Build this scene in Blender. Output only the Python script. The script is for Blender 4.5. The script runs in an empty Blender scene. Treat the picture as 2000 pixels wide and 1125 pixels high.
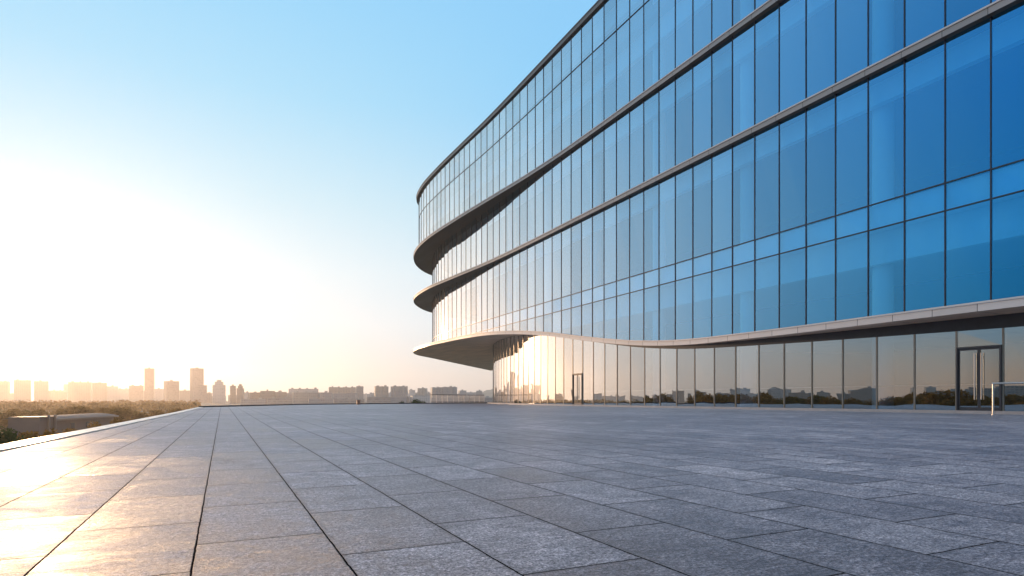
import bpy, bmesh, math, random
from mathutils import Vector, Matrix
R = math.radians
SC = bpy.context.scene
COL = SC.collection

# ---------------------------------------------------------------- camera, light, sky, exposure
# world frame: +Y runs along the paving joints and the facade, +X towards the facade, z = 0 is the plaza
TH = R(25.7)
CS, SN = math.cos(TH), math.sin(TH)
CAMZ = 0.6
cam_d = bpy.data.cameras.new('camera')
cam_d.lens = 36 * 1176 / 2000
cam_d.shift_y = (779 - 562.5) / 2000
cam_d.clip_start = 0.05
cam_d.clip_end = 20000
cam = bpy.data.objects.new('camera', cam_d)
COL.objects.link(cam)
cam.location = (0, 0, CAMZ)
cam.rotation_euler = (R(90), 0, -TH)
SC.camera = cam

SUN_EL = 4.6
SUN_PX = 60                                    # where the sun stands over the skyline
_a = math.atan2((SUN_PX - 1000) / 1176, 1)     # azimuth right of the view direction
SUN_AZ = _a + TH                               # clockwise from +Y
sd = Vector((math.sin(SUN_AZ) * math.cos(R(SUN_EL)), math.cos(SUN_AZ) * math.cos(R(SUN_EL)), math.sin(R(SUN_EL))))
sun_d = bpy.data.lights.new('sun', 'SUN')
sun_d.energy = 2.6
sun_d.angle = R(0.6)
sun_d.color = (1.0, 0.62, 0.34)
sun = bpy.data.objects.new('sun', sun_d)
COL.objects.link(sun)
sun.rotation_euler = sd.to_track_quat('Z', 'Y').to_euler()
sun.location = (0, 0, 60)

SC.view_settings.view_transform = 'Standard'
SC.view_settings.look = 'None'
SC.view_settings.exposure = 0.0
SC.view_settings.gamma = 1.0
SC.view_settings.use_curve_mapping = False
SC.cycles.max_bounces = 10
SC.cycles.glossy_bounces = 5
SC.cycles.diffuse_bounces = 3
SC.cycles.transparent_max_bounces = 16
SC.cycles.volume_bounces = 1
SC.cycles.caustics_reflective = True
SC.cycles.sample_clamp_indirect = 14.0

wd = bpy.data.worlds.new('World')
SC.world = wd
wd.use_nodes = True


class NT:
    """small node-tree writer"""
    def __init__(s, tree):
        s.t = tree

    def n(s, typ, ins=None, **kw):
        nd = s.t.nodes.new(typ)
        for k, v in kw.items():
            setattr(nd, k, v)
        for k, v in (ins or {}).items():
            if isinstance(v, bpy.types.NodeSocket):
                s.t.links.new(v, nd.inputs[k])
            else:
                nd.inputs[k].default_value = v
        return nd

    def m(s, op, a, b=0.0, c=None, clamp=False):
        ins = {0: a, 1: b}
        if c is not None:
            ins[2] = c
        return s.n('ShaderNodeMath', ins, operation=op, use_clamp=clamp).outputs[0]

    def mix(s, f, a, b, mode='MIX'):
        nd = s.t.nodes.new('ShaderNodeMix')
        nd.data_type = 'RGBA'
        nd.blend_type = mode
        for i, v in ((0, f), (6, a), (7, b)):
            if isinstance(v, bpy.types.NodeSocket):
                s.t.links.new(v, nd.inputs[i])
            else:
                nd.inputs[i].default_value = v if i == 0 else (*v, 1)
        return nd.outputs[2]

    def ramp(s, f, stops, interp='LINEAR'):
        nd = s.n('ShaderNodeValToRGB', {0: f})
        cr = nd.color_ramp
        cr.interpolation = interp
        while len(cr.elements) < len(stops):
            cr.elements.new(0.5)
        for e, (p, c) in zip(cr.elements, stops):
            e.position = p
            e.color = (*c, 1) if len(c) == 3 else c
        return nd.outputs[0]


w = NT(wd.node_tree)
wd.node_tree.nodes.clear()
sky = w.n('ShaderNodeTexSky', sky_type='NISHITA', sun_disc=False)
sky.sun_elevation = R(SUN_EL)
sky.sun_rotation = SUN_AZ
sky.air_density = 1.0
sky.dust_density = 1.0
sky.ozone_density = 2.0
# clear morning sky: pale and warm round the sun, deep blue away from it, unseen top brightened to light the paving (function of world direction only)
sdir = w.n('ShaderNodeTexCoord').outputs['Generated']
sxyz = w.n('ShaderNodeSeparateXYZ', {0: sdir})
szz = w.m('MAXIMUM', sxyz.outputs[2], 0.0)
sdot = w.n('ShaderNodeVectorMath', {0: sdir, 1: tuple(sd)}, operation='DOT_PRODUCT').outputs['Value']
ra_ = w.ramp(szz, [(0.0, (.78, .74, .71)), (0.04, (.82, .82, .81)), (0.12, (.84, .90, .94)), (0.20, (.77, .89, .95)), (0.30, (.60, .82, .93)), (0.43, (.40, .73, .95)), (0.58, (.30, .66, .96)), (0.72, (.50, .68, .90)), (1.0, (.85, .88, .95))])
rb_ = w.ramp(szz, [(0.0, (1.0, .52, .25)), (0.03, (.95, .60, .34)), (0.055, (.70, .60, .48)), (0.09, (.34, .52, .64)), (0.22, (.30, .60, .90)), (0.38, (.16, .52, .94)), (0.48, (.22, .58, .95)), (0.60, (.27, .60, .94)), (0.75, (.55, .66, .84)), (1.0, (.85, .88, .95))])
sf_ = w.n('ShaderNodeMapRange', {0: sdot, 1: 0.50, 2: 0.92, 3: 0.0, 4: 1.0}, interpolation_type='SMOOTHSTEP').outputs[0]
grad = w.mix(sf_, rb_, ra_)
sp_ = w.m('MAXIMUM', sdot, 0.0)
g1 = w.m('MULTIPLY', w.m('POWER', sp_, 10.0), 0.02)
g2 = w.m('MULTIPLY', w.m('POWER', sp_, 40.0), 0.10)
g3 = w.m('MULTIPLY', w.m('POWER', sp_, 1600.0), 8.0)
grad = w.mix(g1, grad, (1.0, 0.98, 0.92), 'ADD')
gl_ = w.mix(1.0, w.n('ShaderNodeCombineColor', {0: g2, 1: g2, 2: g2}).outputs[0], (1.0, 0.86, 0.62), 'MULTIPLY')
gh_ = w.mix(1.0, w.n('ShaderNodeCombineColor', {0: g3, 1: g3, 2: g3}).outputs[0], (1.0, 0.80, 0.50), 'MULTIPLY')
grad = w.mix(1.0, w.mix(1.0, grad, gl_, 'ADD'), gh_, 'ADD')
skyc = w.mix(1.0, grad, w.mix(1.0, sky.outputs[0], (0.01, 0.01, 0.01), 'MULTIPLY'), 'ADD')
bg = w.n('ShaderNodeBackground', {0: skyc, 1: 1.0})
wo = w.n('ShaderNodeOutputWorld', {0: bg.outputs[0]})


# ---------------------------------------------------------------- materials
def new_mat(name):
    mt = bpy.data.materials.new(name)
    mt.use_nodes = True
    nt = NT(mt.node_tree)
    mt.node_tree.nodes.clear()
    return mt, nt


def out(nt, sh, disp=None):
    o = nt.n('ShaderNodeOutputMaterial', {0: sh})


def bsdf(nt, color, rough=0.5, metal=0.0, normal=None, spec=0.5):
    ins = {'Roughness': rough, 'Metallic': metal, 'Specular IOR Level': spec}
    ins['Base Color'] = color if isinstance(color, bpy.types.NodeSocket) else (*color, 1)
    if normal is not None:
        ins['Normal'] = normal
    return nt.n('ShaderNodeBsdfPrincipled', ins).outputs[0]


def noisy(name, col, rough=0.6, var=0.12, scale=3.0, metal=0.0, bump=0.0, bscale=40, spec=0.5, stretch=(1, 1, 1)):
    mt, nt = new_mat(name)
    geo = nt.n('ShaderNodeNewGeometry').outputs['Position']
    mp = nt.n('ShaderNodeMapping', {0: geo, 3: stretch}).outputs[0]
    nz = nt.n('ShaderNodeTexNoise', {'Vector': mp, 'Scale': scale, 'Detail': 5.0, 'Roughness': 0.6}).outputs[0]
    c = nt.ramp(nz, [(0.25, tuple(v * (1 - var) for v in col)), (0.75, tuple(min(1, v * (1 + var)) for v in col))])
    nrm = None
    if bump:
        nb = nt.n('ShaderNodeTexNoise', {'Vector': geo, 'Scale': bscale, 'Detail': 4.0}).outputs[0]
        nrm = nt.n('ShaderNodeBump', {'Strength': bump, 'Distance': 0.01, 'Height': nb}).outputs[0]
    out(nt, bsdf(nt, c, rough, metal, nrm, spec))
    return mt


M = {}
M['fascia'] = noisy('pale_aluminium', (0.64, 0.57, 0.53), 0.42, 0.10, 0.6, metal=0.12)


def mat_panels(name, k):
    mt, nt = new_mat(name)
    u = nt.n('ShaderNodeSeparateXYZ', {0: nt.n('ShaderNodeTexCoord').outputs['UV']}).outputs[0]
    q = nt.m('DIVIDE', u, 1.65)
    j = nt.m('LESS_THAN', nt.m('FRACT', q), 0.014)
    wn = nt.n('ShaderNodeTexWhiteNoise', {1: nt.m('FLOOR', q)}, noise_dimensions='1D').outputs[0]
    c = nt.mix(wn, (0.60 * k, 0.53 * k, 0.49 * k), (0.68 * k, 0.605 * k, 0.565 * k))
    c = nt.mix(j, c, (0.03, 0.025, 0.025))
    out(nt, bsdf(nt, c, nt.m('MULTIPLY_ADD', wn, 0.1, 0.40), 0.12))
    return mt


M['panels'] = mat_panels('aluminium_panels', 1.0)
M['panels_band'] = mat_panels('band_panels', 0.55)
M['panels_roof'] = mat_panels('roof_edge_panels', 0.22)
M['roof_lip'] = noisy('roof_lip', (0.22, 0.20, 0.19), 0.4, 0.1, 0.6)
M['seam'] = noisy('fascia_seam', (0.05, 0.045, 0.045), 0.6, 0.1)
M['mullion'] = noisy('dark_aluminium', (0.055, 0.05, 0.06), 0.32, 0.15, 2.0, metal=0.6)
M['mullion_warm'] = noisy('bronze_aluminium', (0.26, 0.22, 0.18), 0.35, 0.15, 2.0, metal=0.6)
M['column'] = noisy('white_plaster', (0.90, 0.89, 0.87), 0.7, 0.03)
M['slab'] = noisy('interior_slab', (0.20, 0.21, 0.23), 0.8, 0.08)
M['ceiling'] = noisy('interior_ceiling', (0.3, 0.31, 0.32), 0.8, 0.05)
M['bulkhead'] = noisy('interior_bulkhead', (0.85, 0.86, 0.86), 0.7, 0.04)
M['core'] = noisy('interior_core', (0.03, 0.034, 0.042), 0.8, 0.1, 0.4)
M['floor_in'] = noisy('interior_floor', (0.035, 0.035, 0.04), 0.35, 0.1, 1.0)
M['plinth'] = noisy('plinth_stone', (0.46, 0.38, 0.345), 0.6, 0.15, 4, bump=0.3, bscale=60)
M['coping'] = noisy('coping_stone', (0.66, 0.63, 0.58), 0.30, 0.12, 3, bump=0.2, bscale=70)
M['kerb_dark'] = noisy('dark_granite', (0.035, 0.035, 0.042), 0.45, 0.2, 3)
M['steel'] = noisy('brushed_steel', (0.50, 0.48, 0.46), 0.38, 0.05, 5, metal=1.0)
M['door_frame'] = noisy('door_frame_dark', (0.07, 0.065, 0.07), 0.30, 0.1, metal=0.5)
M['back'] = noisy('back_wall', (0.30, 0.30, 0.31), 0.7, 0.1)
M['bark'] = noisy('bark', (0.07, 0.05, 0.035), 0.9, 0.3, 4)
M['roof_far'] = noisy('far_roof', (0.30, 0.27, 0.25), 0.8, 0.15, 0.1)
M['shed_wall'] = noisy('shed_wall', (0.21, 0.13, 0.10), 0.7, 0.12, 0.4)
M['shed_trim'] = noisy('shed_trim', (0.26, 0.18, 0.14), 0.6, 0.08)
M['shed_roof'] = noisy('shed_roof', (0.14, 0.10, 0.085), 0.8, 0.12, 0.3)
M['box'] = noisy('painted_box', (0.35, 0.17, 0.10), 0.6, 0.1)


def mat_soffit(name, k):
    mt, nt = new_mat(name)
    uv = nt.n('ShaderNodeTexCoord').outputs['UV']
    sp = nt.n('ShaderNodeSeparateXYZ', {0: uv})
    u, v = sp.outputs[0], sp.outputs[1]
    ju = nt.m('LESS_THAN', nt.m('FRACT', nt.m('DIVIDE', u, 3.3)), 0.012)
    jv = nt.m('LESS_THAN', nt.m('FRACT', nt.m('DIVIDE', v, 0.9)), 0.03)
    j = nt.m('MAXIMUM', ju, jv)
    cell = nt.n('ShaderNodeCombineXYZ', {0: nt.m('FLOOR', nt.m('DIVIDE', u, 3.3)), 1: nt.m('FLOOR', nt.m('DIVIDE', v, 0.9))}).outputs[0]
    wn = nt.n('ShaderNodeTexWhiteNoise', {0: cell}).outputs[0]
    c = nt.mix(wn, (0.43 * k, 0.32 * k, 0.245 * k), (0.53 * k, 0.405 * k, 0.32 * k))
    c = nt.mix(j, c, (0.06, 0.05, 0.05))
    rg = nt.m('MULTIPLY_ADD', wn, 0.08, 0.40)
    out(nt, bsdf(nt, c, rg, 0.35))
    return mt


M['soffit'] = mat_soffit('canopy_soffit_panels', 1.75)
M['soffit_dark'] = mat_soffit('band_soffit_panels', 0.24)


def mat_glass(name, tint, trans, f0, dist=0.0):
    mt, nt = new_mat(name)
    geo = nt.n('ShaderNodeNewGeometry')
    dt = nt.n('ShaderNodeVectorMath', {0: geo.outputs['Incoming'], 1: geo.outputs['Normal']}, operation='DOT_PRODUCT').outputs['Value']
    ca = nt.m('ABSOLUTE', dt)
    om = nt.m('SUBTRACT', 1.0, ca, clamp=True)
    sch = nt.m('POWER', om, 1.1)
    fac = nt.m('MULTIPLY_ADD', sch, 0.97 - f0, f0, clamp=True)
    gc = nt.mix(nt.m('MULTIPLY', nt.m('POWER', om, 1.45), 1.95, clamp=True), tint, (0.97, 0.98, 1.0))
    pv = nt.n('ShaderNodeSeparateXYZ', {0: nt.n('ShaderNodeTexCoord').outputs['UV']}).outputs[0]
    fac = nt.m('MULTIPLY', fac, nt.m('MULTIPLY_ADD', pv, 0.20, 0.90), clamp=True)
    nz = nt.n('ShaderNodeTexNoise', {'Vector': geo.outputs['Position'], 'Scale': 0.55, 'Detail': 1.0}).outputs[0]
    bp = nt.n('ShaderNodeBump', {'Strength': 1.0, 'Distance': 0.0045, 'Height': nz}).outputs[0]
    gl = nt.n('ShaderNodeBsdfGlossy', {'Color': gc, 'Roughness': 0.0, 'Normal': bp}).outputs[0]
    tr = nt.n('ShaderNodeBsdfTransparent', {0: (*trans, 1)}).outputs[0]
    mx = nt.n('ShaderNodeMixShader', {0: fac, 1: tr, 2: gl}).outputs[0]
    out(nt, mx)
    return mt


M['glass'] = mat_glass('blue_coated_glass', (0.0, 0.50, 1.0), (0.38, 0.80, 1.0), 0.32)
M['glass_low'] = mat_glass('ground_floor_glass', (0.62, 0.70, 0.76), (0.30, 0.52, 0.66), 0.43)


def mat_paving():
    mt, nt = new_mat('granite_paving')
    geo = nt.n('ShaderNodeNewGeometry')
    pos = geo.outputs['Position']
    sp = nt.n('ShaderNodeSeparateXYZ', {0: pos})
    BW, RH = 0.936, 0.508
    wob = nt.n('ShaderNodeTexNoise', {'Vector': pos, 'Scale': 5.0, 'Detail': 6.0, 'Roughness': 0.8}).outputs[0]
    wb = nt.m('MULTIPLY_ADD', wob, 0.014, -0.007)
    yy = nt.m('DIVIDE', nt.m('ADD', nt.m('ADD', sp.outputs[0], 0.097), wb), RH)
    row = nt.m('FLOOR', yy)
    odd = nt.m('FLOORED_MODULO', row, 2.0)
    jit = nt.n('ShaderNodeTexWhiteNoise', {1: row}, noise_dimensions='1D').outputs[0]
    sh = nt.m('MULTIPLY_ADD', odd, 0.5, nt.m('MULTIPLY_ADD', jit, 0.10, -0.05))
    xx = nt.m('ADD', nt.m('DIVIDE', nt.m('ADD', nt.m('ADD', sp.outputs[1], -2.804), wb), BW), sh)
    col_ = nt.m('FLOOR', xx)
    fy = nt.m('FRACT', yy)
    fx = nt.m('FRACT', xx)
    dy = nt.m('MULTIPLY', nt.m('MINIMUM', fy, nt.m('SUBTRACT', 1.0, fy)), RH)
    dx = nt.m('MULTIPLY', nt.m('MINIMUM', fx, nt.m('SUBTRACT', 1.0, fx)), BW)
    jl = nt.n('ShaderNodeMapRange', {0: dy, 1: 0.0025, 2: 0.0048, 3: 1.0, 4: 0.0}).outputs[0]
    jc = nt.n('ShaderNodeMapRange', {0: dx, 1: 0.0022, 2: 0.0050, 3: 1.0, 4: 0.0}).outputs[0]
    joint = nt.m('MAXIMUM', jl, jc)
    rim = nt.n('ShaderNodeMapRange', {0: nt.m('MINIMUM', dx, dy), 1: 0.004, 2: 0.03, 3: 1.0, 4: 0.0}).outputs[0]
    cell = nt.n('ShaderNodeCombineXYZ', {0: col_, 1: row}).outputs[0]
    wn = nt.n('ShaderNodeTexWhiteNoise', {0: cell})
    rnd, rcol = wn.outputs[0], wn.outputs[1]
    off = nt.n('ShaderNodeVectorMath', {0: rcol, 3: 37.0}, operation='SCALE').outputs[0]
    pc = nt.n('ShaderNodeVectorMath', {0: pos, 1: off}, operation='ADD').outputs[0]
    pm = nt.n('ShaderNodeMapping', {0: pc, 2: (0, 0, 0.5), 3: (1.0, 2.2, 1.0)}).outputs[0]
    speck = nt.n('ShaderNodeTexNoise', {'Vector': pos, 'Scale': 110.0, 'Detail': 4.0, 'Roughness': 0.75}).outputs[0]
    patch = nt.n('ShaderNodeTexNoise', {'Vector': pc, 'Scale': 2.4, 'Detail': 7.0, 'Roughness': 0.62, 'Distortion': 1.2}).outputs[0]
    mott = nt.n('ShaderNodeTexNoise', {'Vector': pm, 'Scale': 11.0, 'Detail': 8.0, 'Roughness': 0.78, 'Distortion': 0.8}).outputs[0]
    big = nt.n('ShaderNodeTexNoise', {'Vector': pos, 'Scale': 0.22, 'Detail': 5.0, 'Roughness': 0.6}).outputs[0]
    c = nt.ramp(rnd, [(0.0, (0.275, 0.25, 0.275)), (0.45, (0.355, 0.325, 0.355)), (1.0, (0.455, 0.42, 0.45))])
    c = nt.mix(0.9, c, nt.ramp(patch, [(0.34, (0.66, 0.66, 0.68)), (0.66, (1.35, 1.34, 1.32))]), 'MULTIPLY')
    c = nt.mix(1.0, c, nt.ramp(mott, [(0.32, (0.50, 0.50, 0.52)), (0.50, (0.95, 0.95, 0.95)), (0.66, (1.50, 1.48, 1.46))]), 'MULTIPLY')
    c = nt.mix(1.0, c, nt.ramp(speck, [(0.36, (0.22, 0.22, 0.24)), (0.50, (0.95, 0.95, 0.95)), (0.64, (1.75, 1.73, 1.70))]), 'MULTIPLY')
    sp2 = nt.n('ShaderNodeTexNoise', {'Vector': pos, 'Scale': 48.0, 'Detail': 3.0, 'Roughness': 0.7}).outputs[0]
    c = nt.mix(1.0, c, nt.ramp(sp2, [(0.36, (0.50, 0.50, 0.52)), (0.50, (1.0, 1.0, 1.0)), (0.64, (1.50, 1.49, 1.47))]), 'MULTIPLY')
    c = nt.mix(1.0, c, nt.ramp(big, [(0.3, (0.72, 0.72, 0.74)), (0.7, (1.14, 1.14, 1.13))]), 'MULTIPLY')
    stn = nt.n('ShaderNodeTexNoise', {'Vector': pos, 'Scale': 0.9, 'Detail': 9.0, 'Roughness': 0.7, 'Distortion': 1.8}).outputs[0]
    c = nt.mix(1.0, c, nt.ramp(stn, [(0.30, (0.62, 0.60, 0.60)), (0.40, (1, 1, 1))]), 'MULTIPLY')
    c = nt.mix(nt.m('MULTIPLY', rim, 0.35), c, (0.09, 0.08, 0.08))
    c = nt.mix(joint, c, (0.006, 0.005, 0.006))
    rg = nt.m('MULTIPLY_ADD', patch, 0.45, 0.20)
    rg = nt.m('ADD', rg, nt.m('MULTIPLY_ADD', mott, 0.35, -0.17))
    rg = nt.m('ADD', rg, nt.m('MULTIPLY_ADD', rnd, 0.16, -0.04))
    rg = nt.m('ADD', rg, nt.m('MULTIPLY', joint, 0.6), clamp=True)
    spc = nt.m('MULTIPLY_ADD', joint, -0.40, 0.40, clamp=True)
    h = nt.m('MULTIPLY', speck, 0.006)
    h = nt.m('ADD', h, nt.m('MULTIPLY', patch, 0.020))
    h = nt.m('ADD', h, nt.m('MULTIPLY', mott, 0.020))
    h = nt.m('SUBTRACT', h, nt.m('MULTIPLY', joint, 0.006))
    # every slab is laid a fraction of a degree out of level
    tl = nt.n('ShaderNodeVectorMath', {0: nt.n('ShaderNodeVectorMath', {0: rcol, 1: (0.5, 0.5, 0.5)}, operation='SUBTRACT').outputs[0], 1: (0.045, 0.045, 0.0)}, operation='MULTIPLY').outputs[0]
    n2 = nt.n('ShaderNodeVectorMath', {0: nt.n('ShaderNodeVectorMath', {0: geo.outputs['Normal'], 1: tl}, operation='ADD').outputs[0]}, operation='NORMALIZE').outputs[0]
    bp = nt.n('ShaderNodeBump', {'Strength': 0.8, 'Distance': 1.0, 'Height': h, 'Normal': n2}).outputs[0]
    out(nt, bsdf(nt, c, rg, 0.0, bp, spc))
    return mt


M['paving'] = mat_paving()


def mat_terrain():
    mt, nt = new_mat('dry_ground')
    pos = nt.n('ShaderNodeNewGeometry').outputs['Position']
    a = nt.n('ShaderNodeTexNoise', {'Vector': pos, 'Scale': 0.012, 'Detail': 8.0}).outputs[0]
    b = nt.n('ShaderNodeTexNoise', {'Vector': pos, 'Scale': 0.3, 'Detail': 6.0}).outputs[0]
    c = nt.ramp(a, [(0.35, (0.09, 0.09, 0.05)), (0.5, (0.20, 0.16, 0.11)), (0.65, (0.30, 0.26, 0.21))])
    c = nt.mix(0.6, c, nt.ramp(b, [(0.3, (0.5, 0.5, 0.5)), (0.7, (1, 1, 1))]), 'MULTIPLY')
    out(nt, bsdf(nt, c, 0.9))
    return mt


M['terrain'] = mat_terrain()


def mat_leaf(name, c1, c2, scale=0.6, tr=0.12):
    mt, nt = new_mat(name)
    pos = nt.n('ShaderNodeNewGeometry').outputs['Position']
    a = nt.n('ShaderNodeTexNoise', {'Vector': pos, 'Scale': scale, 'Detail': 4.0}).outputs[0]
    c = nt.ramp(a, [(0.3, c1), (0.7, c2)])
    d = nt.n('ShaderNodeBsdfDiffuse', {0: c}).outputs[0]
    t = nt.n('ShaderNodeBsdfTranslucent', {0: c}).outputs[0]
    out(nt, nt.n('ShaderNodeMixShader', {0: tr, 1: d, 2: t}).outputs[0])
    return mt


M['leaf'] = mat_leaf('foliage', (0.035, 0.055, 0.018), (0.10, 0.11, 0.035))
M['leaf_gold'] = mat_leaf('foliage_golden', (0.16, 0.10, 0.025), (0.36, 0.21, 0.05), tr=0.5)  # gold of the sunlit haze put into the leaf colour
M['leaf_haze'] = mat_leaf('foliage_haze_orange', (0.17, 0.085, 0.02), (0.38, 0.20, 0.05), tr=0.5)  # orange glow of the haze painted into the leaf colour


def mat_facade(name, wall, glass, bw=3.6, fh=3.0, wx=0.55, wz=0.55):
    """far apartment facade: storey-and-bay window grid in the object's own space"""
    mt, nt = new_mat(name)
    tc = nt.n('ShaderNodeTexCoord')
    uv = nt.n('ShaderNodeSeparateXYZ', {0: tc.outputs['UV']})
    u, v = uv.outputs[0], uv.outputs[1]
    fu = nt.m('FRACT', nt.m('DIVIDE', u, bw))
    fv = nt.m('FRACT', nt.m('DIVIDE', v, fh))
    iu = nt.m('LESS_THAN', nt.m('ABSOLUTE', nt.m('SUBTRACT', fu, 0.5)), wx / 2)
    iv = nt.m('LESS_THAN', nt.m('ABSOLUTE', nt.m('SUBTRACT', fv, 0.5)), wz / 2)
    win = nt.m('MULTIPLY', iu, iv)
    cell = nt.n('ShaderNodeCombineXYZ', {0: nt.m('FLOOR', nt.m('DIVIDE', u, bw)), 1: nt.m('FLOOR', nt.m('DIVIDE', v, fh))}).outputs[0]
    wn = nt.n('ShaderNodeTexWhiteNoise', {0: cell}).outputs[0]
    g = nt.mix(wn, glass, tuple(min(1, x * 2.2) for x in glass))
    slab = nt.m('LESS_THAN', fv, 0.10)
    c = nt.mix(slab, wall, tuple(min(1, x * 1.35) for x in wall))
    c = nt.mix(win, c, g)
    rg = nt.m('MULTIPLY_ADD', win, -0.45, 0.8)
    out(nt, bsdf(nt, c, rg))
    return mt


FAC = [mat_facade('facade_beige', (0.32, 0.25, 0.21), (0.10, 0.085, 0.08)),
       mat_facade('facade_grey', (0.25, 0.225, 0.225), (0.09, 0.09, 0.10), 3.2),
       mat_facade('facade_brown', (0.23, 0.155, 0.12), (0.08, 0.065, 0.06), 3.0, 3.0, 0.6, 0.5),
       mat_facade('facade_office', (0.24, 0.20, 0.18), (0.12, 0.10, 0.10), 2.4, 3.6, 0.8, 0.62),
       mat_facade('facade_pale', (0.42, 0.375, 0.35), (0.16, 0.15, 0.15), 3.4, 3.0, 0.5, 0.45)]


# ---------------------------------------------------------------- mesh helpers
class MB:
    def __init__(s):
        s.v, s.f, s.mi, s.uv = [], [], [], []

    def quad(s, a, b, c, d, mi=0, uv=None):
        i = len(s.v)
        s.v += [tuple(a), tuple(b), tuple(c), tuple(d)]
        s.f.append((i, i + 1, i + 2, i + 3))
        s.mi.append(mi)
        s.uv.append(uv or ((0, 0), (1, 0), (1, 1), (0, 1)))

    def poly(s, pts, mi=0):
        i = len(s.v)
        s.v += [tuple(p) for p in pts]
        s.f.append(tuple(range(i, i + len(pts))))
        s.mi.append(mi)
        s.uv.append(tuple((p[0], p[1]) for p in pts))

    def box(s, c, sx, sy, sz, rz=0.0, mi=0, uvs=True):
        """box standing on c (centre of its base)"""
        ca, sa = math.cos(rz), math.sin(rz)
        P = []
        for z in (0, sz):
            for x, y in ((-sx / 2, -sy / 2), (sx / 2, -sy / 2), (sx / 2, sy / 2), (-sx / 2, sy / 2)):
                P.append((c[0] + x * ca - y * sa, c[1] + x * sa + y * ca, c[2] + z))
        L = (sx, sy, sx, sy)
        for k in range(4):
            j = (k + 1) % 4
            s.quad(P[k], P[j], P[j + 4], P[k + 4], mi, ((0, 0), (L[k], 0), (L[k], sz), (0, sz)))
        s.quad(P[4], P[5], P[6], P[7], mi)
        s.quad(P[3], P[2], P[1], P[0], mi)

    def tube(s, a, b, r0, r1=None, n=10, mi=0, caps=True):
        r1 = r0 if r1 is None else r1
        a, b = Vector(a), Vector(b)
        d = (b - a)
        L = d.length
        d.normalize()
        t = Vector((0, 0, 1)) if abs(d.z) < 0.9 else Vector((1, 0, 0))
        e1 = d.cross(t).normalized()
        e2 = d.cross(e1)
        A = [a + (e1 * math.cos(2 * math.pi * k / n) + e2 * math.sin(2 * math.pi * k / n)) * r0 for k in range(n)]
        B = [b + (e1 * math.cos(2 * math.pi * k / n) + e2 * math.sin(2 * math.pi * k / n)) * r1 for k in range(n)]
        for k in range(n):
            j = (k + 1) % n
            s.quad(A[j], A[k], B[k], B[j], mi)
        if caps:
            s.poly(A, mi)
            s.poly(B[::-1], mi)

    def build(s, name, mats, parent=None, smooth=False, weld=False):
        me = bpy.data.meshes.new(name)
        me.from_pydata(s.v, [], s.f)
        for mt in (mats if isinstance(mats, (list, tuple)) else [mats]):
            me.materials.append(mt)
        me.polygons.foreach_set('material_index', s.mi)
        ul = me.uv_layers.new(name='UVMap')
        flat = []
        for q in s.uv:
            for p in q:
                flat += [p[0], p[1]]
        ul.data.foreach_set('uv', flat)
        if weld:
            bm = bmesh.new()
            bm.from_mesh(me)
            bmesh.ops.remove_doubles(bm, verts=bm.verts, dist=0.0005)
            bm.to_mesh(me)
            bm.free()
        if smooth:
            me.shade_smooth()
        me.update()
        o = bpy.data.objects.new(name, me)
        COL.objects.link(o)
        if parent:
            o.parent = parent
        return o


def tag(o, label=None, cat=None, group=None, kind=None):
    for k, v in (('label', label), ('category', cat), ('group', group), ('kind', kind)):
        if v:
            o[k] = v
    return o


def empty(name, loc=(0, 0, 0), rz=0.0):
    o = bpy.data.objects.new(name, None)
    o.empty_display_size = 1
    COL.objects.link(o)
    o.location = loc
    o.rotation_euler = (0, 0, rz)
    return o


def cam_xy(px, Y):
    """plan point at camera depth Y on the sight line of photo column px"""
    X = (px - 1000) / 1176 * Y
    return X * CS + Y * SN, -X * SN + Y * CS


def project(p):
    X = p[0] * CS - p[1] * SN
    Y = p[0] * SN + p[1] * CS
    if Y < 0.3:
        return None
    return 1000 + 1176 * X / Y, 779 - 1176 * (p[2] - CAMZ) / Y


def spline(P, n=10):
    o = []
    Q = [P[0]] + list(P) + [P[-1]]
    for i in range(1, len(Q) - 2):
        for k in range(n):
            t = k / n
            o.append(tuple(0.5 * (2 * b + (c - a) * t + (2 * a - 5 * b + 4 * c - d) * t * t + (3 * b - a - 3 * c + d) * t ** 3)
                           for a, b, c, d in zip(Q[i - 1], Q[i], Q[i + 1], Q[i + 2])))
    return o + [tuple(P[-1])]


def resample(C, step, start=0.0):
    acc, o = start, []
    d = 0.0
    for a, b in zip(C, C[1:]):
        L = math.dist(a, b)
        while acc <= d + L:
            t = (acc - d) / L
            o.append((a[0] + (b[0] - a[0]) * t, a[1] + (b[1] - a[1]) * t))
            acc += step
        d += L
    return o


def offset(C, dist):
    """shift a plan curve sideways; positive = inward (away from the plaza)"""
    o = []
    for i, p in enumerate(C):
        a, b = C[max(0, i - 1)], C[min(len(C) - 1, i + 1)]
        tx, ty = b[0] - a[0], b[1] - a[1]
        L = math.hypot(tx, ty)
        o.append((p[0] + ty / L * dist, p[1] - tx / L * dist))
    return o


def lerp_table(T, x):
    if x <= T[0][0]:
        return T[0][1]
    for (a, va), (b, vb) in zip(T, T[1:]):
        if x <= b:
            t = (x - a) / (b - a)
            return va + (vb - va) * t
    return T[-1][1]


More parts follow.
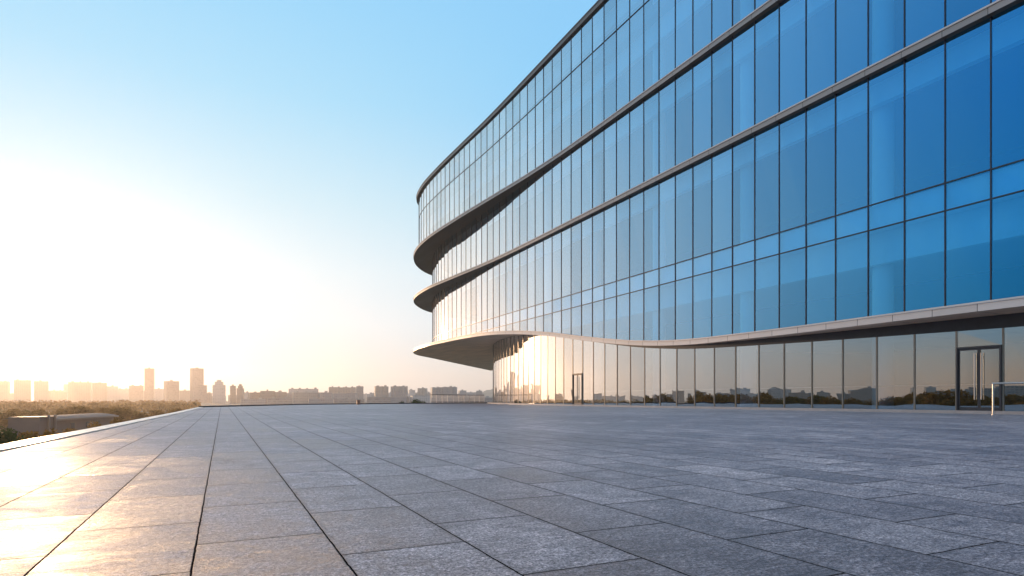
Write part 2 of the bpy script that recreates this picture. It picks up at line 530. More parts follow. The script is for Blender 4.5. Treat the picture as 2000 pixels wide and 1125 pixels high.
# ---------------------------------------------------------------- setting
def setting():
    m = MB()
    m.quad((-2850, -1000, -9), (2250, -1000, -9), (2250, 3300, -9), (-2850, 3300, -9))
    tag(m.build('ground', M['terrain']), kind='structure')
    # the raised plaza deck: a polygon with its edge wall
    P = [(-3.4, -30), (-2.38, 6), (-2.05, 14), (-1.55, 30), (-1.2, 48), (7.8, 64.4), (33, 77.5), (62, 92), (90, 108), (90, -30)]
    m = MB()
    m.poly([(x, y, 0) for x, y in P])
    Q = P + [P[0]]
    tag(m.build('plaza_paving', M['paving']), kind='structure')
    m = MB()
    for a, b in zip(Q, Q[1:]):
        m.quad((a[0], a[1], -9.2), (b[0], b[1], -9.2), (b[0], b[1], -0.02), (a[0], a[1], -0.02))
    tag(m.build('plaza_retaining_wall', M['back']), 'concrete retaining wall that carries the raised plaza above the trees', 'retaining wall')
    # left coping
    m = MB()
    L = P[:5]
    for (a, b) in zip(L, L[1:]):
        n = max(1, int(math.dist(a, b) / 1.8))
        for k in range(n):
            t0, t1 = k / n, (k + 1) / n - 0.003
            p = [a[0] + (b[0] - a[0]) * t0, a[1] + (b[1] - a[1]) * t0]
            q = [a[0] + (b[0] - a[0]) * t1, a[1] + (b[1] - a[1]) * t1]
            z0, z1, wd_ = -0.3, 0.016, 0.34
            A = [(p[0] - 0.02, p[1], z0), (p[0] - wd_, p[1], z0), (p[0] - wd_, p[1], z1), (p[0] - 0.02, p[1], z1)]
            B = [(q[0] - 0.02, q[1], z0), (q[0] - wd_, q[1], z0), (q[0] - wd_, q[1], z1), (q[0] - 0.02, q[1], z1)]
            for i in range(4):
                j = (i + 1) % 4
                m.quad(A[i], A[j], B[j], B[i])
            m.quad(*A[::-1])
            m.quad(*B)
    tag(m.build('stone_coping', M['coping']), 'pale sunlit stone coping along the left edge of the plaza', 'kerb')
    m = MB()
    for a, b in zip(P[4:9], P[5:9]):
        d = Vector((b[0] - a[0], b[1] - a[1], 0)).normalized()
        nrm = Vector((-d.y, d.x, 0))
        a3, b3 = Vector((*a, 0)), Vector((*b, 0))
        w2 = 0.35
        z1 = 0.10
        ps = [a3, b3, b3 + nrm * w2, a3 + nrm * w2]
        up = Vector((0, 0, z1))
        dn = Vector((0, 0, -0.25))
        m.quad(ps[0] + dn, ps[1] + dn, ps[1] + up, ps[0] + up)
        m.quad(ps[0] + up, ps[1] + up, ps[2] + up, ps[3] + up)
        m.quad(ps[3] + up, ps[2] + up, ps[2] + dn, ps[3] + dn)
    tag(m.build('edge_kerb', M['kerb_dark']), 'low dark kerb along the far edge of the plaza below the skyline', 'kerb')


setting()

# ---------------------------------------------------------------- the glass building
C_MID = spline([(27, -20), (27, 0), (27, 20), (27, 40), (27, 60), (27, 69), (27.1, 77.5), (27.9, 84), (29.6, 90), (32.5, 95.3), (37, 99), (45, 102), (60, 103.5)])
C_TOP = spline([(27, -20), (27, 0), (27, 20), (27, 40), (27, 60), (26.75, 70), (26.6, 78), (26.8, 86), (28, 92), (31, 96), (36, 99.5), (60, 103)])
C_GND = spline([(27.9, -20), (27.9, 0), (27.9, 12), (27.4, 22), (27.1, 32), (27.1, 42), (27.5, 50), (28.6, 58.5), (30.5, 67), (33.0, 74.5), (37, 81.5), (42.5, 86.5), (60, 89)])
C_S2 = spline([(26.65, -20), (26.65, 0), (26.65, 22), (26.65, 42), (26.35, 51), (25.8, 58), (25.05, 67.4), (24.6, 77.7), (25.4, 86), (28, 93.5), (32.5, 99.5), (40, 104), (60, 107)])
C_S1 = spline([(26.65, -20), (26.65, 0), (26.65, 22), (26.65, 42), (26.6, 54), (26.3, 62), (25.6, 71), (25.1, 79), (25.7, 87), (28, 93.5), (32.6, 99.8), (40, 104), (60, 107)])
C_S0 = spline([(25.9, -20), (25.9, 0), (25.9, 12), (26.3, 22), (26.75, 32), (26.8, 43), (26.4, 52), (25.8, 60), (25.4, 70), (25, 79), (25.6, 87), (28, 93.5), (32.6, 99.8), (38.6, 108), (60, 137)])
C_RF = spline([(26.75, -20), (26.75, 0), (26.75, 22), (26.75, 42), (26.75, 60), (26.5, 70), (26.3, 78), (26.45, 86), (27.7, 92.4), (30.9, 96.6), (36, 100.2), (60, 104)])
ZS0 = [(22, 3.70), (26, 3.74), (29.3, 3.78), (32, 3.93), (34.5, 4.13), (37, 4.42), (39.3, 4.74), (42.9, 5.28), (46.8, 5.92), (49.7, 6.34), (53.4, 6.77),
       (57.5, 7.12), (62, 7.36), (68, 7.5), (76, 7.5), (87, 7.4), (150, 7.35)]


def z_can(s):                     # top of the canopy, smoothed
    return CAMZ + sum(lerp_table(ZS0, s + d) for d in (-1.5, -0.75, 0, 0.75, 1.5)) / 5


Z1, Z2, ZR = CAMZ + 15.22, CAMZ + 21.6, CAMZ + 31.5
TH0, TH1 = 0.36, 0.34
BLD = empty('glass_building', (27, 30, 0))
BLD.location = (0, 0, 0)
tag(BLD, 'curved blue glass office building with wavy canopy and pale floor bands beside the plaza', 'building')


def ribbon_slab(name, C, ztop, thick, back_x=60.0, step=0.8, seam=1.65):
    """projecting slab: fascia with a top lip, soffit to the depth of the building"""
    Pt = resample(C, step)
    if math.dist(Pt[-1], C[-1]) > 0.05:
        Pt.append(C[-1])
    zt = [ztop(p[1]) if callable(ztop) else ztop for p in Pt]
    root = MB()
    acc = 0
    lip = MB()
    sof = MB()
    ins = offset(Pt, 0.05)
    inn = offset(Pt, 0.42)
    for i in range(len(Pt) - 1):
        a, b = Pt[i], Pt[i + 1]
        ai, bi = ins[i], ins[i + 1]
        an, bn = inn[i], inn[i + 1]
        za, zb = zt[i], zt[i + 1]
        L = math.dist(a, b)
        # main fascia face, set 5 cm behind the lip
        root.quad((ai[0], ai[1], za - thick), (bi[0], bi[1], zb - thick), (bi[0], bi[1], zb - 0.075), (ai[0], ai[1], za - 0.075), 0,
                  ((acc, 0), (acc + L, 0), (acc + L, 1), (acc, 1)))
        # top lip
        lip.quad((a[0], a[1], za - 0.07), (b[0], b[1], zb - 0.07), (b[0], b[1], zb), (a[0], a[1], za))
        lip.quad((ai[0], ai[1], za - 0.07), (bi[0], bi[1], zb - 0.07), (b[0], b[1], zb - 0.07), (a[0], a[1], za - 0.07))
        lip.quad((a[0], a[1], za), (b[0], b[1], zb), (bn[0], bn[1], zb), (an[0], an[1], za))
        # soffit: edge, then inwards to the back line
        ya = a[1] if name == 'canopy' else min(a[1], 104)
        yb = b[1] if name == 'canopy' else min(b[1], 104)
        N = 5
        for k in range(N):
            t0, t1 = k / N, (k + 1) / N
            fa = lambda t: (ai[0] + (back_x - ai[0]) * t * t, ai[1] + (ya - ai[1]) * t * t)
            fb = lambda t: (bi[0] + (back_x - bi[0]) * t * t, bi[1] + (yb - bi[1]) * t * t)
            p0, p1, q0, q1 = fa(t0), fa(t1), fb(t0), fb(t1)
            if math.dist(p0, q0) < 1e-4 and math.dist(p1, q1) < 1e-4:
                continue
            sof.quad((p0[0], p0[1], za - thick), (p1[0], p1[1], za - thick), (q1[0], q1[1], zb - thick), (q0[0], q0[1], zb - thick), 0,
                     ((acc, p0[0]), (acc, p1[0]), (acc + L, q1[0]), (acc + L, q0[0])))
        acc += L
    slab = root.build(name, M[{'canopy': 'panels', 'roof_edge': 'panels_roof'}.get(name, 'panels_band')], BLD, smooth=True, weld=True)
    lip.build('lip', M['roof_lip' if name == 'roof_edge' else 'fascia'], slab)
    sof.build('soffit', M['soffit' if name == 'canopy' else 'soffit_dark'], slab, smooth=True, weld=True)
    return slab


ribbon_slab('canopy', C_S0, z_can, TH0)
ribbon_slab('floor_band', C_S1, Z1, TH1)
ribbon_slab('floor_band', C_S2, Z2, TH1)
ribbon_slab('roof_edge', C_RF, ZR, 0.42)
m = MB()
m.poly([(p[0], p[1], ZR - 0.02) for p in C_RF] + [(60, -20, ZR - 0.02)])
m.build('roof', M['roof_far'], BLD)
# back and end walls close the volume
m = MB()
m.box((60.2, 42, 0), 0.4, 125, ZR - 0.1)
m.box((43.8, -20.2, 0), 33, 0.4, ZR - 0.1)
m.build('back_wall', M['back'], BLD)

PITCH = 1.65
START = (44.4 + 20) % PITCH
PANES, MULLS = [], []


def storey(C, z0, z1, splits, glass, mull, proud=0.035, mw=0.045, doors=()):
    """a curtain-wall storey: panes between mullions; splits = transom heights"""
    Pt = resample(C, PITCH, START)
    N = len(Pt)
    tr = [MB() for _ in splits]
    for i in range(N):
        p = Pt[i]
        a, b = Pt[max(0, i - 1)], Pt[min(N - 1, i + 1)]
        t = Vector((b[0] - a[0], b[1] - a[1], 0)).normalized()
        nrm = Vector((-t.y, t.x, 0))            # outward
        zb, zt = z0(p[1]), z1(p[1])
        q = Vector((p[0], p[1], 0)) + nrm * (proud / 2 - 0.05)
        mb = MB()
        mb.box((q.x, q.y, zb), mw, proud + 0.10, zt - zb, math.atan2(t.y, t.x))
        MULLS.append((q.copy(), zb, zt, mb, mull))
        if i == N - 1:
            continue
        r = Pt[i + 1]
        cuts = [None] + list(splits) + [None]
        for k in range(len(cuts) - 1):
            za0 = z0(p[1]) if cuts[k] is None else cuts[k]
            zb0 = z0(r[1]) if cuts[k] is None else cuts[k]
            za1 = z1(p[1]) if cuts[k + 1] is None else cuts[k + 1]
            zb1 = z1(r[1]) if cuts[k + 1] is None else cuts[k + 1]
            if i in doors and k == 0:
                za0 = zb0 = 2.72
            za0, zb0 = min(za0, za1 - 0.01), min(zb0, zb1 - 0.01)
            rnd = random.Random(i * 7 + k + int(z0(30) * 10))
            e = [rnd.uniform(-0.006, 0.006) for _ in range(2)]
            mb = MB()
            rv = rnd.random()
            mb.quad((p[0] + e[0], p[1], za0), (r[0] - e[0], r[1], zb0), (r[0] + e[1], r[1], zb1), (p[0] - e[1], p[1], za1), 0, ((rv, 0),) * 4)
            PANES.append((p, r, za0, za1, mb, glass))
        for k, z in enumerate(splits):
            if z <= z0(p[1]) + 0.1:
                continue
            c = ((p[0] + r[0]) / 2, (p[1] + r[1]) / 2)
            d = Vector((r[0] - p[0], r[1] - p[1], 0))
            tr[k].box((c[0], c[1], z - 0.025), d.length - mw, 0.09, 0.05, math.atan2(d.y, d.x))
    for t_ in tr:
        if t_.v:
            t_.build('transom', M['mullion'], BLD)
    return Pt


# the two doors sit in ground floor bays
gp = resample(C_GND, PITCH, START)
def bay_at(px):
    best = min(range(len(gp) - 1), key=lambda i: abs((project((gp[i][0], gp[i][1], 1)) or (1e5, 0))[0] + (project((gp[i + 1][0], gp[i + 1][1], 1)) or (1e5, 0))[0] - 2 * px))
    return best
D1, D2 = bay_at(1912), bay_at(1125)
ZG0 = 0.12
HEAD = lambda s: z_can(s) - TH0 - lerp_table([(12, 0.55), (30, 0.25), (40, 0.03)], s)
storey(C_GND, lambda s: ZG0, HEAD, [], 'glass_low', 'mullion_warm', mw=0.06, doors=(D1, D2))
storey(C_MID, lambda s: z_can(s) - 0.005, lambda s: Z1 - TH1, [CAMZ + 7.79, CAMZ + 8.94], 'glass', 'mullion')
storey(C_MID, lambda s: Z1 - 0.01, lambda s: Z2 - TH1, [], 'glass', 'mullion')
storey(C_TOP, lambda s: Z2 - 0.01, lambda s: ZR - 0.42, [CAMZ + 28.0], 'glass', 'mullion')


def seen_area(pts):
    q = [project(p) for p in pts]
    if any(v is None for v in q):
        return 0
    xs = [min(2000, max(0, v[0])) for v in q]
    ys = [min(1125, max(0, v[1])) for v in q]
    a = 0
    for i in range(len(q)):
        j = (i + 1) % len(q)
        a += xs[i] * ys[j] - xs[j] * ys[i]
    return abs(a) / 2


def emit(items, name, score, cap=100):
    order = sorted(range(len(items)), key=lambda i: -score(items[i]))
    rest = {}
    for n, i in enumerate(order):
        it = items[i]
        if n < cap - 2:
            it[-2].build(name, M[it[-1]], BLD)
        else:
            rest.setdefault(it[-1], []).append(it[-2])
    mb = MB()
    keys = list(rest)
    for ki, k in enumerate(keys):
        for b in rest[k]:
            o = len(mb.v)
            mb.v += b.v
            mb.f += [tuple(x + o for x in f) for f in b.f]
            mb.mi += [ki] * len(b.f)
            mb.uv += b.uv
    o = mb.build(name, [M[k] for k in keys], BLD)
    o['kind'] = 'stuff'


emit(PANES, 'window_pane', lambda it: seen_area([(it[0][0], it[0][1], it[2]), (it[1][0], it[1][1], it[2]), (it[1][0], it[1][1], it[3]), (it[0][0], it[0][1], it[3])]))
emit(MULLS, 'mullion', lambda it: seen_area([(it[0].x - .03, it[0].y - .03, it[1]), (it[0].x + .03, it[0].y + .03, it[1]), (it[0].x + .03, it[0].y + .03, it[2]), (it[0].x - .03, it[0].y - .03, it[2])]))

# head beam over the ground floor glass, plinth under it
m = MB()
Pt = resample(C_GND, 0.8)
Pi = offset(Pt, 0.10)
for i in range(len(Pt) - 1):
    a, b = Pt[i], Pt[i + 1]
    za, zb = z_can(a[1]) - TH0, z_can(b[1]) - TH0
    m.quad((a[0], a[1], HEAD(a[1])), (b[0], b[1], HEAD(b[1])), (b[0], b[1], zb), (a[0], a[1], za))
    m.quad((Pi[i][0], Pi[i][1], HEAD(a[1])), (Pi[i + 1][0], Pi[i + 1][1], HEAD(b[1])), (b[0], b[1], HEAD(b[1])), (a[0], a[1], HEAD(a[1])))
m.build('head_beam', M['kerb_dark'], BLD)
m = MB()
Po = offset(Pt, -0.75)
for i in range(len(Pt) - 1):
    a, b = Po[i], Po[i + 1]
    c, d = Pi[i], Pi[i + 1]
    m.quad((a[0], a[1], 0), (b[0], b[1], 0), (b[0], b[1], ZG0), (a[0], a[1], ZG0))
    m.quad((a[0], a[1], ZG0), (b[0], b[1], ZG0), (d[0], d[1], ZG0), (c[0], c[1], ZG0))
m.build('plinth', M['plinth'], BLD, smooth=False)


# interior: floors, ceilings, bulkheads, core, columns
def plate(C, off, z, name, mat, t=0.25):
    P = offset(resample(C, 2.0), off)
    pts = [(p[0], p[1]) for p in P] + [(59.9, P[-1][1]), (59.9, -19.9)]
    mb = MB()
    mb.poly([(x, y, z) for x, y in pts])
    mb.poly([(x, y, z - t) for x, y in pts][::-1])
    for a, b in zip(pts, pts[1:] + pts[:1]):
        mb.quad((a[0], a[1], z - t), (b[0], b[1], z - t), (b[0], b[1], z), (a[0], a[1], z))
    return mb.build(name, mat, BLD)


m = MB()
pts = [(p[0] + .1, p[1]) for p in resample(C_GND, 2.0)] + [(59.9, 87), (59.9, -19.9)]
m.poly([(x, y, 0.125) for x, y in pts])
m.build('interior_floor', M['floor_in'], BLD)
plate(C_MID, 0.16, CAMZ + 8.9, 'interior_floor', M['bulkhead'], 1.05)
for zz, C in ((Z1 - 0.02, C_MID), (Z2 - 0.02, C_MID)):
    plate(C, 0.2, zz, 'interior_floor', M['floor_in'], 0.3)
plate(C_TOP, 0.2, CAMZ + 27.6, 'interior_floor', M['slab'], 0.7)


def bulk(C, off, z0, z1):
    P = offset(resample(C, 1.0), off)
    P2 = offset(resample(C, 1.0), off + 0.35)
    mb = MB()
    for i in range(len(P) - 1):
        a, b, c, d = P[i], P[i + 1], P2[i], P2[i + 1]
        if z0 < 8 and min(z_can(a[1]), z_can(b[1])) > z0 - 0.1:
            continue
        mb.quad((a[0], a[1], z0), (b[0], b[1], z0), (b[0], b[1], z1), (a[0], a[1], z1))
        mb.quad((c[0], c[1], z0), (d[0], d[1], z0), (b[0], b[1], z0), (a[0], a[1], z0))
    mb.build('ceiling_bulkhead', M['bulkhead'], BLD)


bulk(C_MID, 0.8, Z1 - 1.35, Z1 - 0.35)
bulk(C_MID, 0.8, Z2 - 1.35, Z2 - 0.35)
bulk(C_MID, 0.9, CAMZ + 6.35, CAMZ + 7.82)
bulk(C_TOP, 0.9, ZR - 1.9, ZR - 0.5)
bulk(C_TOP, 0.9, CAMZ + 25.4, CAMZ + 26.88)
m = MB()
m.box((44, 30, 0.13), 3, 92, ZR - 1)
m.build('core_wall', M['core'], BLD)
for k in range(-4, 8):
    s = 18.4 + 8.25 * k
    for zlo, zhi in ((0.13, z_can(s) - TH0), (z_can(s), CAMZ + 7.8), (CAMZ + 8.92, Z1 - 0.34), (Z1, Z2 - 0.34), (Z2, CAMZ + 26.9), (CAMZ + 27.62, ZR - 0.5)):
        if zhi - zlo < 0.5 or (zlo < 1 and s > 52):
            continue
        mb = MB()
        mb.tube((28.7, s, zlo), (28.7, s, zhi), 0.46, n=28, caps=False)
        mb.build('column', M['column'], BLD, smooth=True, weld=True)
# rail inside the ground floor glass
m = MB()
Pr = offset(Pt, 0.5)
for a, b in zip(Pr, Pr[1:]):
    m.tube((a[0], a[1], 1.2), (b[0], b[1], 1.2), 0.02, n=6, caps=False)
m.build('guard_rail', M['steel'], BLD)


# doors
def door(i, label, double=True, ajar=0.0):
    a, b = gp[i], gp[i + 1]
    d = Vector((b[0] - a[0], b[1] - a[1], 0))
    L = d.length
    rz = math.atan2(d.y, d.x)
    fr = MB()
    t = d.normalized()
    nrm = Vector((-t.y, t.x, 0))
    o = Vector((a[0], a[1], ZG0))
    P = lambda u, w_, z: tuple(o + t * u + nrm * w_ + Vector((0, 0, z)))
    def bar(u0, u1, z0, z1, w0=-0.07, w1=0.09, mb=fr):
        c = o + t * (u0 + u1) / 2 + nrm * (w0 + w1) / 2 + Vector((0, 0, z0))
        mb.box(c, u1 - u0, w1 - w0, z1 - z0, rz)
    H = 2.56
    bar(0.032, 0.075, 0, H); bar(L - 0.075, L - 0.032, 0, H); bar(0.032, L - 0.032, H, H + 0.07)
    f = fr.build('door', M['door_frame'], BLD)
    f['label'] = label
    n = 2 if double else 1
    for k in range(n):
        u0 = 0.075 + k * (L - 0.15) / n
        u1 = u0 + (L - 0.15) / n
        lf = MB()
        for (x0, x1, z0, z1) in ((u0 + .004, u0 + .05, .01, H - .01), (u1 - .05, u1 - .004, .01, H - .01), (u0 + .05, u1 - .05, .01, .14), (u0 + .05, u1 - .05, H - .08, H - .01)):
            bar(x0, x1, z0, z1, -0.02, 0.03, lf)
        lf.build('door_leaf', M['door_frame'], f)
        g = MB()
        g.quad(P(u0 + .05, 0, .14), P(u1 - .05, 0, .14), P(u1 - .05, 0, H - .08), P(u0 + .05, 0, H - .08))
        g.build('door_glass', M['glass_low'], f)
        h = MB()
        uh = u1 - 0.12 if k == 0 else u0 + 0.12
        h.tube(P(uh, .10, .45), P(uh, .10, 2.35), 0.022, n=10)
        h.tube(P(uh, .03, .6), P(uh, .10, .6), 0.012, n=6)
        h.tube(P(uh, .03, 2.2), P(uh, .10, 2.2), 0.012, n=6)
        h.build('door_handle', M['steel'], f, smooth=False)


door(D1, 'dark framed double glass door with long steel handles')
door(D2, 'far narrow dark framed glass door')

# steel handrail at the right edge
hr = empty('handrail', (25.8, 12.4, 0))
tag(hr, 'brushed steel handrail standing in front of the glass door', 'handrail')
m = MB()
m.tube((0, 0.03, 1.17), (0, -8.5, 1.17), 0.036, n=14)
m.build('top_rail', M['steel'], hr)
for k in range(6):
    m = MB()
    m.tube((0, -1.68 * k, 0.0), (0, -1.68 * k, 1.14 if k else 1.17), 0.032, n=14)
    m.tube((0, -1.68 * k, 0.0), (0, -1.68 * k, 0.015), 0.06, n=14)
    m.build('post', M['steel'], hr)

# railing along the far plaza edge
ra, rb = Vector((*cam_xy(841, 75.0), 0.1)), Vector((32.9, 77.3, 0.1))
rl = empty('railing', ra)
tag(rl, 'slim grey metal railing of upright bars on the far plaza edge beside the building', 'railing')
dv = rb - ra
dv.z = 0
m = MB()
m.box(dv / 2 + Vector((0, 0, 0.98)), dv.length, 0.07, 0.06, math.atan2(dv.y, dv.x))
m.build('top_rail', M['mullion'], rl)
m = MB()
m.box(dv / 2 + Vector((0, 0, 0.10)), dv.length, 0.04, 0.04, math.atan2(dv.y, dv.x))
m.build('bottom_rail', M['mullion'], rl)
n = 10
for k in range(n + 1):
    m = MB()
    p = dv * (k / n)
    m.box((p.x, p.y, 0), 0.07, 0.07, 0.98, 0)
    m.build('post', M['fascia'], rl)
nb = int(dv.length / 0.14)
for k in range(nb if nb < 98 else 98):
    p = dv * ((k + 0.5) / min(nb, 98))
    m = MB()
    m.box((p.x, p.y, 0.14), 0.02, 0.02, 0.84, 0)
    m.build('baluster', M['fascia'], rl)


# ---------------------------------------------------------------- vegetation
def crown_mesh(name, seed, rad=3.0, h=5.5, n=1500, leaf=0.30, mat='leaf', squash=1.0):
    rnd = random.Random(seed)
    blobs = []
    for k in range(16):
        a = rnd.uniform(0, 6.283)
        q = rnd.uniform(0, 1) ** 0.6
        z = rnd.uniform(0.15, 1.0)
        w_ = math.sin(math.pi * min(1, z * 0.85 + 0.12)) ** 0.7
        blobs.append((Vector((math.cos(a) * rad * q * w_ * 0.75, math.sin(a) * rad * q * w_ * 0.75, z * h * 0.85)), rad * rnd.uniform(0.24, 0.45)))
    mb = MB()
    for k in range(n):
        c, r = rnd.choice(blobs)
        d = Vector((rnd.gauss(0, 1), rnd.gauss(0, 1), rnd.gauss(0, 1) * squash)).normalized()
        p = c + d * r * rnd.uniform(0.55, 1.08)
        a = Vector((rnd.gauss(0, 1), rnd.gauss(0, 1), rnd.gauss(0, 1))).normalized()
        b = a.cross(d)
        if b.length < 0.1:
            continue
        b.normalize()
        a = (a + d * 0.3).normalized()
        s_ = leaf * rnd.uniform(0.6, 1.3)
        mb.quad(p - a * s_ - b * s_ * 0.1, p - b * s_ * 0.55, p + a * s_, p + b * s_ * 0.55)
    return mb.build(name, M[mat])


def make_tree(seed, rad, h, trunk, n=5000, leaf=0.17, mat='leaf', name='broadleaf_tree'):
    r = empty(name)
    cr = crown_mesh('crown', seed, rad, h, n, leaf, mat)
    cr.parent = r
    cr.location = (0, 0, trunk)
    mb = MB()
    rnd = random.Random(seed)
    mb.tube((0, 0, 0), (0, 0, trunk + h * 0.3), 0.22, 0.12, n=7)
    for k in range(5):
        a = rnd.uniform(0, 6.28)
        mb.tube((0, 0, trunk * rnd.uniform(.7, 1.1)), (math.cos(a) * rad * .6, math.sin(a) * rad * .6, trunk + h * rnd.uniform(.35, .7)), 0.10, 0.03, n=5)
    t = mb.build('trunk', M['bark'])
    t.parent = r
    return r


def copy_tree(o):
    r = o.copy()
    COL.objects.link(r)
    for ch in o.children:
        c = ch.copy()
        COL.objects.link(c)
        c.parent = r
    return r


protos = [make_tree(11, 3.4, 5.2, 1.4, mat='leaf_haze'), make_tree(23, 2.9, 5.8, 1.2, mat='leaf_gold'), make_tree(37, 4.0, 5.0, 1.3, mat='leaf_haze'), make_tree(51, 3.1, 5.0, 1.0, mat='leaf_haze')]
used = [False] * 4


def place_tree(k, px, Y, ytop, label, group, zb=-9.0):
    o = protos[k] if not used[k] else copy_tree(protos[k])
    used[k] = True
    x, y = cam_xy(px, Y)
    top = CAMZ + (779 - ytop) / 1176 * Y
    hh = {0: 6.4, 1: 6.6, 2: 6.2, 3: 6.0}[k]
    s_ = (top - zb) / hh
    rnd = random.Random(int(px * 13 + Y))
    o.location = (x, y, zb)
    o.rotation_euler = (0, 0, rnd.uniform(0, 6.28))
    o.scale = (s_ * rnd.uniform(.95, 1.25), s_ * rnd.uniform(.95, 1.25), s_)
    tag(o, label, 'tree', group)
    return o


rnd = random.Random(5)
BELT = 'hazy broadleaf tree in the sunlit belt below the left plaza edge'
px = -20
i = 0
while px < 372:
    Y = rnd.uniform(150, 210)
    yt = lerp_table([(0, 801), (110, 802), (130, 796), (220, 795), (255, 799), (300, 804), (330, 803), (372, 799)], px) + rnd.uniform(-2, 4)
    place_tree(i % 4, px, Y, yt, BELT, 'trees in the hazy belt below the plaza')
    px += rnd.uniform(9, 15)
    i += 1
# the row beyond the frame that the ground floor glass mirrors
az = 44
while az < 112:
    Y = rnd.uniform(85, 170)
    a = R(az)
    x, y = -math.sin(a) * Y, math.cos(a) * Y
    x, y = x * CS + y * SN, -x * SN + y * CS
    k = i % 4
    o = copy_tree(protos[k])
    top = CAMZ + rnd.uniform(-0.5, 0.6) + (Y - 85) * 0.006
    s_ = (top + 9) / 6.3
    o.location = (x, y, -9)
    o.rotation_euler = (0, 0, rnd.uniform(0, 6.28))
    o.scale = (s_ * 1.2, s_ * 1.2, s_)
    tag(o, 'dark broadleaf tree left of the plaza, seen only mirrored in the ground floor glass', 'tree', 'trees mirrored in the ground floor glass')
    az += rnd.uniform(0.9, 2.0) * 90 / Y
    i += 1

# far-off wood as one mass
mb = MB()
for k in range(1500):
    pxx = rnd.uniform(-900, 385)
    Y = rnd.uniform(300, 800)
    x, y = cam_xy(pxx, Y)
    r_ = rnd.uniform(2.2, 4.2)
    cz = -9 + r_ * 0.8 + rnd.uniform(0, 2.2)
    for q in range(34):
        d = Vector((rnd.gauss(0, 1), rnd.gauss(0, 1), rnd.gauss(0, 1))).normalized()
        p = Vector((x, y, cz)) + d * r_ * rnd.uniform(.75, 1.0)
        a = d.cross(Vector((rnd.gauss(0, 1), rnd.gauss(0, 1), rnd.gauss(0, 1)))).normalized()
        b = a.cross((d + a * rnd.uniform(-.5, .5)).normalized())
        s_ = rnd.uniform(0.6, 1.3)
        mb.quad(p - a * s_, p - b * s_ * .7, p + a * s_, p + b * s_ * .7)
tag(mb.build('distant_wood', M['leaf_haze']), 'far-off wood fading into golden haze at the foot of the skyline', 'wood', kind='stuff')

# shrubs
def shrub(px, Y, ytop, wid, seed, label, cat='shrub', zb=-9, mat='leaf_haze', n=2200, leaf=0.12, group=None):
    x, y = cam_xy(px, Y)
    top = CAMZ + (779 - ytop) / 1176 * Y
    h = top - zb
    o = empty('shrub', (x, y, zb))
    c = crown_mesh('foliage', seed, wid / 2, min(h, wid * 0.9), n, leaf, mat)
    c.parent = o
    c.location = (0, 0, h - min(h, wid * 0.9))
    t = MB()
    t.tube((0, 0, 0), (0, 0, h * 0.85), 0.07, 0.03, n=6)
    t2 = t.build('stem', M['bark'], o)
    tag(o, label, cat, group)
    return o


shrub(8, 30, 837, 3.2, 3, 'dark leafy shrub poking up at the lower left beside the coping', mat='leaf', n=3500, leaf=0.10)
shrub(52, 34, 843, 2.2, 4, 'low yellowish shrub right of the dark leafy shrub below the coping')
shrub(96, 40, 842, 2.6, 5, 'small golden shrub in front of the low hall wall')
shrub(140, 48, 834, 3.4, 15, 'wide golden shrub hiding the foot of the low hall')
shrub(185, 55, 826, 3.0, 16, 'golden shrub touching the coping right of the wide golden shrub')
shrub(235, 66, 817, 3.2, 17, 'golden shrub at the right end of the low hall')
shrub(818, 86, 778, 4.4, 6, 'round dark green shrub behind the far plaza kerb', mat='leaf', n=3500)
shrub(785, 88, 783, 2.8, 7, 'sparse small shrub left of the round dark green shrub', mat='leaf', n=1200)

# utility box on the far kerb
x, y = cam_xy(700, 63.6)
m = MB()
m.box((0, 0, 0), 0.35, 0.3, 0.42)
m.box((0, 0, 0.42), 0.40, 0.35, 0.04)
o = m.build('utility_box', M['box'])
o.location = (x, y, 0.0)
tag(o, 'small rusty brown utility box on the far plaza kerb', 'box')


# low hall below the plaza on the left
def hall():
    Y = 92
    x0, y0 = cam_xy(103, Y)
    x1, y1 = cam_xy(222, Y * 1.22)
    o = empty('low_hall', ((x0 + x1) / 2, (y0 + y1) / 2, -9))
    rz = math.atan2(y1 - y0, x1 - x0)
    o.rotation_euler = (0, 0, rz)
    L = math.hypot(x1 - x0, y1 - y0)
    tag(o, 'long low hall with shallow curved roof half hidden below the left coping', 'building')
    top = CAMZ - 32 / 1176 * Y + 9
    m = MB(); m.box((0, 3, 0), L, 6, top - 0.6); m.build('wall', M['shed_wall'], o)
    m = MB()
    n = 10
    for k in range(n):
        y_a, y_b = -0.6 + 7.2 * k / n, -0.6 + 7.2 * (k + 1) / n
        f = lambda t: top - 0.6 + 0.45 * math.sin(math.pi * t) ** 0.8 if 0 < t < 1 else top - 0.6
        za, zb = f(k / n), f((k + 1) / n)
        m.quad((-L / 2 - .5, y_a, za), (L / 2 + .5, y_a, za), (L / 2 + .5, y_b, zb), (-L / 2 - .5, y_b, zb))
    m.build('roof', M['shed_roof'], o, smooth=True)
    m = MB(); m.box((0, -0.62, top - 0.85), L + 1.0, 0.12, 0.28); m.build('eaves_trim', M['shed_trim'], o)
    for u in (-0.22, 0.02, 0.2):
        m = MB(); m.box((u * L, -0.03, top - 2.3), 1.1, 0.1, 0.9); m.build('window', M['mullion'], o)
    # annex
    a = empty('annex_building', (*cam_xy(76, Y * 0.93), -9), rz)
    tag(a, 'pale low annex with two upright white piers left of the long low hall', 'building')
    ht = CAMZ - 34 / 1176 * Y + 9
    m = MB(); m.box((0, 0.8, 0), 3.8, 3.6, ht); m.build('wall', M['shed_wall'], a)
    m = MB(); m.box((0, 0.8, ht), 4.0, 3.8, 0.14); m.build('roof', M['shed_trim'], a)
    for u in (0.1, 1.75):
        m = MB(); m.box((u, -1.2, 0), 0.26, 0.26, ht + 0.35); m.build('pier', M['shed_trim'], a)


